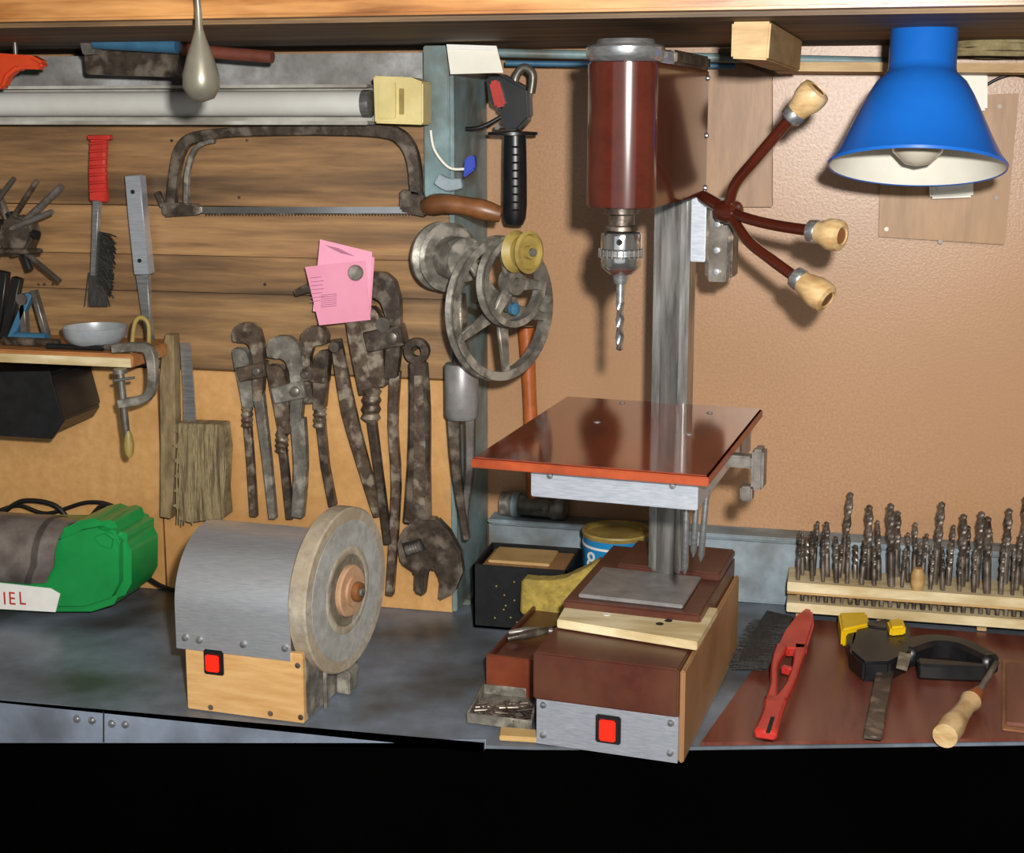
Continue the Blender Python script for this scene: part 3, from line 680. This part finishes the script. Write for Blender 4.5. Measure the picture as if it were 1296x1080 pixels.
with G('parts_drawer'):
    d=Fr((-.392,1.560,.9005),-5.5)
    d.box('drawer_front',0,.078,0,.006,0,.050,M('redbrown_drawer','#743822','#5c2a1a',20,rough=.3),.001)
    d.box('drawer_left',0,.005,.0062,.19,0,.050,m_brownb,.001)
    d.box('drawer_right',.073,.078,.0062,.19,0,.050,m_brownb,.001)
    d.box('drawer_back',.0052,.0728,.185,.19,0,.050,m_brownb,.001)
    d.box('drawer_lid',.0052,.0728,.0064,.1848,.040,.045,m_brownb,.001)
with G('pliers'):
    tube('grip',[d.p(.01,.05,.0535),d.p(.04,.075,.056),d.p(.072,.12,.0535)],[.003,.0055,.0045,.003],m_rust2)
    tube('second_grip',[d.p(.005,.07,.0535),d.p(.036,.082,.0555),d.p(.072,.095,.0535)],[.003,.005,.0045,.003],m_dull)
with G('pale_plank'):
    prismz('plank',[(705,795),(724,762),(908,780),(882,824)],1.0095,.010,m_pale,.001)
    for u,v in [(768,778),(835,790),(846,786)]:
        o=PZ(u,v,1.0196); lathe('plank_hole',[(.0045,0),(.0045,.0004)],o,(0,0,1),m_white if u<800 else m_hole,16)
with G('screw_tray'):
    prismz('tray_base',[(592,915),(672,925),(682,885),(612,878)],.9005,.002,m_iron,.0005)
    for a_,b_ in [((592,915),(672,925)),((612,878),(682,885)),((592,915),(612,878)),((672,925),(682,885))]:
        p=PZ(*a_,.9025);q=PZ(*b_,.9025)
        ribbon('tray_wall',[p,q],.0012,(0,0,1),.012,m_iron,bevel=.0004)
    for i in range(46):
        u=random.uniform(606,668); v=random.uniform(890,912); p=PZ(u,v,.9055+random.uniform(0,.006)); a_=random.uniform(0,3.1)
        dd=Vector((math.cos(a_),math.sin(a_),0))*.011
        tube('screw',[p-dd,p+dd],.0013,m_bit,sm=1,seg=6)
with G('wood_offcut'):
    prismz('offcut',[(632,938),(680,941),(681,930),(634,926)],.9005,.006,m_pine)
# ---------------- green bottle & cords -----------------
Yb=1.66
with G('detergent_bottle'):
    prism('bottle_body',[(-90,772),(50,778),(110,778),(148,766),(161,742),(161,690),(150,668),(122,657),(96,662),(70,674),(-90,672)],Yb,.10,m_green,.012,seg=4)
    prism('bottle_neck',[(108,676),(132,668),(150,680),(146,704),(122,696)],Yb-.005,.03,m_green,.008,seg=3)
    prism('label',[(-90,728),(64,745),(76,752),(70,775),(-90,766)],Yb-.001,.002,m_lab,0)
    for i,c_h in enumerate('RIEL'):
        p=PY([-14,4,11,24][i],765,Yb-.0014)
        letter(c_h,.026,Matrix.Translation(p)@Matrix.Rotation(math.pi/2,4,'X')@Matrix.Scale(.85,4,(1,0,0)),m_red)
    c=PY(66,700,1.692); rr=.054; V=[];F=[]; xs=[-1.35,-1.2,-1.1,-1.03,c.x,c.x+.018,c.x+.032]; m=26
    for i,x in enumerate(xs):
        q=rr*(1-.04*max(0,i-4))
        for rad in (q,q-.003):
            for j in range(m+1):
                a=math.radians(-38+j*(190/m)); V.append((x-.030*max(0,-math.sin(a)),c.y-rad*math.cos(a),c.z+rad*.95*math.sin(a)))
    w2=2*(m+1)
    for i in range(len(xs)-1):
        for j in range(m):
            a=i*w2+j;b=a+w2
            F+=[[a,a+1,b+1,b],[a+m+1,b+m+1,b+m+2,a+m+2]]
        F+=[[i*w2,(i+1)*w2,(i+1)*w2+m+1,i*w2+m+1],[i*w2+m,i*w2+2*m+1,(i+1)*w2+2*m+1,(i+1)*w2+m]]
    for i in (0,len(xs)-1):
        for j in range(m): F.append([i*w2+j,i*w2+j+1,i*w2+m+2+j,i*w2+m+1+j])
    mk('curved_cover_sheet',V,F,m_cloth,0,True,40)
with G('power_cable'):
    tubep('cord',[(5,648,1.80),(30,634,1.80),(70,640,1.80),(100,668,1.80),(130,640,1.80),(158,655,1.80),(168,690,1.80),(178,722,1.80),(200,740,1.79),(222,748,1.77)],.0035,m_cord)
    tubep('second_cord',[(0,646,1.81),(25,640,1.81),(60,650,1.81),(110,636,1.81),(145,642,1.81),(165,668,1.81)],.003,m_cord)
# ---------------- right wall -----------------
with G('socket_board'):
    prism('plywood_plate',[(1116,125),(1290,118),(1272,310),(1112,300)],1.985,.0148,M('socket_plywood','#a97f50','#8c6539',10,st=(5,1,1),rough=.45,c3='#967043',big=4),.001)
    for u,v in [(1125,140),(1265,135),(1122,290),(1260,250),(1190,306)]:
        lathe('plate_screw',[(.003,0),(.003,.002)],PY(u,v,1.985),(0,-1,0),m_dull,10)
with G('light_switch'):
    prism('switch_body',[(1175,170),(1232,166),(1232,250),(1177,252)],1.96,.0248,m_white,.003)
    prism('switch_rocker',[(1184,178),(1223,175),(1223,240),(1185,242)],1.954,.006,m_lab,.002)
with G('wall_socket'):
    prism('socket_body',[(1206,92),(1250,90),(1250,140),(1208,142)],1.965,.0198,m_white,.003)
    tubep('socket_wire',[(1225,142,1.975),(1240,160,1.98),(1215,170,1.98)],.002,m_white)
with G('lamp_cord'):
    tubep('cord',[(1230,120,1.983),(1262,100,1.983),(1290,95,1.983),(1330,110,1.99)],.002,m_blk)
# ---------------- mahogany board & right items -----------------
zb=.9045
with G('laminate_board'):
    L0=PZ(888,938); L1=PZ(998,792); xL=L0.x
    pts=[(xL,edge(xL)+.001),(.25,edge(.25)+.001),(.60,edge(.60)+.001),(.60,L1.y+.02),(L1.x,L1.y+.02)]
    extr('board',[(x,y,.9002) for x,y in pts],(0,0,.004),m_mat,.0006)
with G('cork_block'):
    prismz('frame',[(1268,836),(1310,838),(1310,930),(1268,925)],zb,.002,m_hwood)
    prismz('block',[(1273,842),(1310,844),(1310,922),(1273,918)],zb+.0021,.004,m_mat)
with G('drill_bit_rack'):
    Yf=1.875
    a_=PY(996,752,Yf); x0=a_.x; x1=.5; zt=PY(996,737,Yf).z
    WD.box('upper_board',x0,x1,Yf,Yf+.072,zt-.013,zt,m_pale,.001)
    WD.box('upper_board_ply',x0,x1,Yf+.001,Yf+.071,zt-.0165,zt-.0132,m_pine,.0005)
    WD.box('lower_board',x0,x1,Yf,Yf+.072,zt-.042,zt-.029,m_pale,.001)
    for x in (x0+.012,x0+.12,x0+.25,x0+.4):
        WD.box('foot',x,x+.012,Yf+.03,Yf+.045,.9047,zt-.0422,m_pine,.0005)
        WD.box('spacer',x,x+.008,Yf+.03,Yf+.04,zt-.0288,zt-.0167,m_pine,.0005)
def bit(x,y,zb_,ztp,r,V,F,lean):
    n0=len(V); nl=26
    sh=zb_+(ztp-zb_)*.40
    lv=[zb_,sh]+[sh+(ztp-sh)*i/nl for i in range(1,nl+1)]
    for i,z in enumerate(lv):
        for j in range(8):
            a=2*math.pi*j/8; rr=r*.9
            if i>=2: rr=r*(1.0 if j%4==0 else (.6 if j%4==2 else .82))
            if i==len(lv)-1: rr*=.25
            t=a+max(0,i-1)*.34; V.append((x+lean*(z-zb_)+rr*math.cos(t),y+rr*math.sin(t),z))
    for i in range(len(lv)-1):
        for j in range(8): F.append([n0+i*8+j,n0+i*8+(j+1)%8,n0+(i+1)*8+(j+1)%8,n0+(i+1)*8+j])
    F.append([n0+j for j in range(8)]); F.append([n0+(len(lv)-1)*8+j for j in range(8)])
with G('drill_bits'):
    V=[];F=[]
    for row,yy in enumerate((Yf+.012,Yf+.035,Yf+.058)):
        n=27 if row<2 else 20
        for i in range(n):
            x=x0+.012+(i+.3*row)*(.47/n)+random.uniform(-.003,.003)
            h=random.choice([.048,.055,.060,.065,.070,.078])
            r=random.uniform(.0026,.0048)
            if random.random()<.10: h+=.045; r=.0056
            bit(x,yy,zt+.0004,zt+h,r,V,F,random.uniform(-.06,.06))
    mk('twist_bits',V,F,m_bit,0,True,50)
    V=[];F=[]
    for i in range(44):
        x=x0+.02+i*.0105+random.uniform(-.001,.001); r=random.uniform(.002,.0035)
        n0=len(V)
        for z in (zt-.0288,zt-.0168):
            for j in range(6): V.append((x+r*math.cos(j*1.047),Yf+.012+r*math.sin(j*1.047),z))
        for j in range(6): F.append([n0+j,n0+(j+1)%6,n0+6+(j+1)%6,n0+6+j])
        F.append([n0+j for j in range(6)]); F.append([n0+6+j for j in range(6)])
    mk('bit_shanks',V,F,m_rust2,0)
    o=PY(1161,738,Yf+.01); lathe('countersink',[(.007,.0005),(.009,.01),(.009,.022),(.006,.03)],Vector((o.x,Yf+.006,zt)),(0,0,1),m_pine,16)
with G('hand_brush'):
    z=zb+.012
    prismz('red_head',[(1008,788),(1018,780),(1028,782),(1030,800),(1020,832),(996,832),(984,828),(994,806)],z,.012,m_red,.003)
    ribz('handle_side_left',[(990,826),(980,850),(979,876),(975,900)],[.008,.004,.004,.007],z,.012,m_red,sm=3,bevel=.002)
    ribz('handle_side_right',[(1013,826),(1008,850),(999,876),(984,900)],[.008,.0045,.0045,.007],z,.012,m_red,sm=3,bevel=.002)
    ribz('handle_web',[(990,852),(1004,856)],.004,z,.010,m_red)
    ribz('handle_grip',[(982,892),(977,912),(968,938)],[.013,.011,.0125],z,.012,m_red,sm=3,bevel=.003)
    ribz('grip_slot',[(978,908),(972,928)],.0022,z+.0122,.0006,m_hole,bevel=0)
    prismz('dark_bristles',[(1004,790),(990,815),(980,838),(972,850),(934,848),(945,822),(962,795),(970,782)],zb+.0005,.011,m_brisd,.001)
    prismz('bristle_under',[(1008,790),(1018,800),(1010,824),(988,824)],zb+.0005,.0112,m_brisd,.001)
    for i in range(170):
        t=random.random(); u0=1000-t*28; v0=788+t*58
        k=random.uniform(.8,1.15)
        p=PZ(u0,v0,zb+random.uniform(.009,.013)); q=PZ(u0-46*k,v0+random.uniform(-7,5),zb+random.uniform(.002,.011))
        tube('bristle',[p,q],[.0013,.0006],m_brisd,sm=1,seg=3)
with G('bar_clamp'):
    z=zb+.0005
    ribz('steel_bar',[(1133,805),(1118,862),(1104,937)],.010,z+.008,.005,m_rust2)
    prismz('fixed_jaw',[(1082,816),(1118,806),(1150,812),(1152,850),(1125,864),(1092,864),(1074,848)],z,.026,m_blk,.003)
    ribz('jaw_neck',[(1074,806),(1080,832),(1098,852)],[.007,.008,.010],z+.001,.022,m_blk,sm=2,bevel=.003)
    prismz('yellow_pad',[(1060,797),(1096,796),(1100,812),(1064,820)],z+.006,.024,m_yel,.003)
    prismz('yellow_button',[(1122,797),(1142,795),(1146,806),(1126,808)],z+.024,.014,m_yel,.003)
    ribz('jaw_bridge',[(1088,806),(1122,812)],.007,z+.008,.02,m_blk)
    prismz('label_plate',[(1138,826),(1154,829),(1148,850),(1134,846)],z+.0262,.001,m_iron,.0003)
    ribz('pistol_grip',[(1140,842),(1175,832),(1215,836),(1256,856)],[.018,.016,.014,.012],z,.026,m_blk,sm=4,bevel=.005)
    ribz('trigger',[(1160,856),(1190,858),(1222,860),(1248,862)],[.012,.011,.009,.006],z+.002,.020,m_blk,sm=4,bevel=.003)
with G('screwdriver'):
    z=zb+.0152
    a=PZ(1262,838,z+.03);b=PZ(1236,880,z)
    tube('blade',[a,b],[.003,.004],m_bit,sm=1)
    P=[PZ(1240,874,z),PZ(1228,888,z),PZ(1214,906,z),PZ(1196,932,z)]
    tube('ferrule_wood',P[:2],[.006,.012],m_hwood2,sm=1,seg=20)
    tube('wooden_handle',P[1:],[.0125,.010,.011,.0145,.0135],m_knob,sm=6,seg=20)
# ---------------- lights -----------------
def area(name,loc,tgt,size,en,col):
    l=bpy.data.lights.new(name,'AREA'); l.size=size; l.energy=en; l.color=col
    o=bpy.data.objects.new(name,l); sc.collection.objects.link(o); o.location=loc
    o.rotation_euler=(Vector(tgt)-Vector(loc)).to_track_quat('-Z','Y').to_euler(); return o
area('camera_flash',(.06,.03,1.66),(-.28,1.8,1.3),.035,38,(1,.97,.93))
area('room_fill',(.5,-.6,2.5),(-.2,1.8,1.2),.9,28,(1,.94,.84))  # added soft overhead fill for ambient light, no fixture seen
w=bpy.data.worlds.new('world'); sc.world=w; w.use_nodes=True
w.node_tree.nodes['Background'].inputs[0].default_value=(.92,.96,1,1); w.node_tree.nodes['Background'].inputs[1].default_value=.55
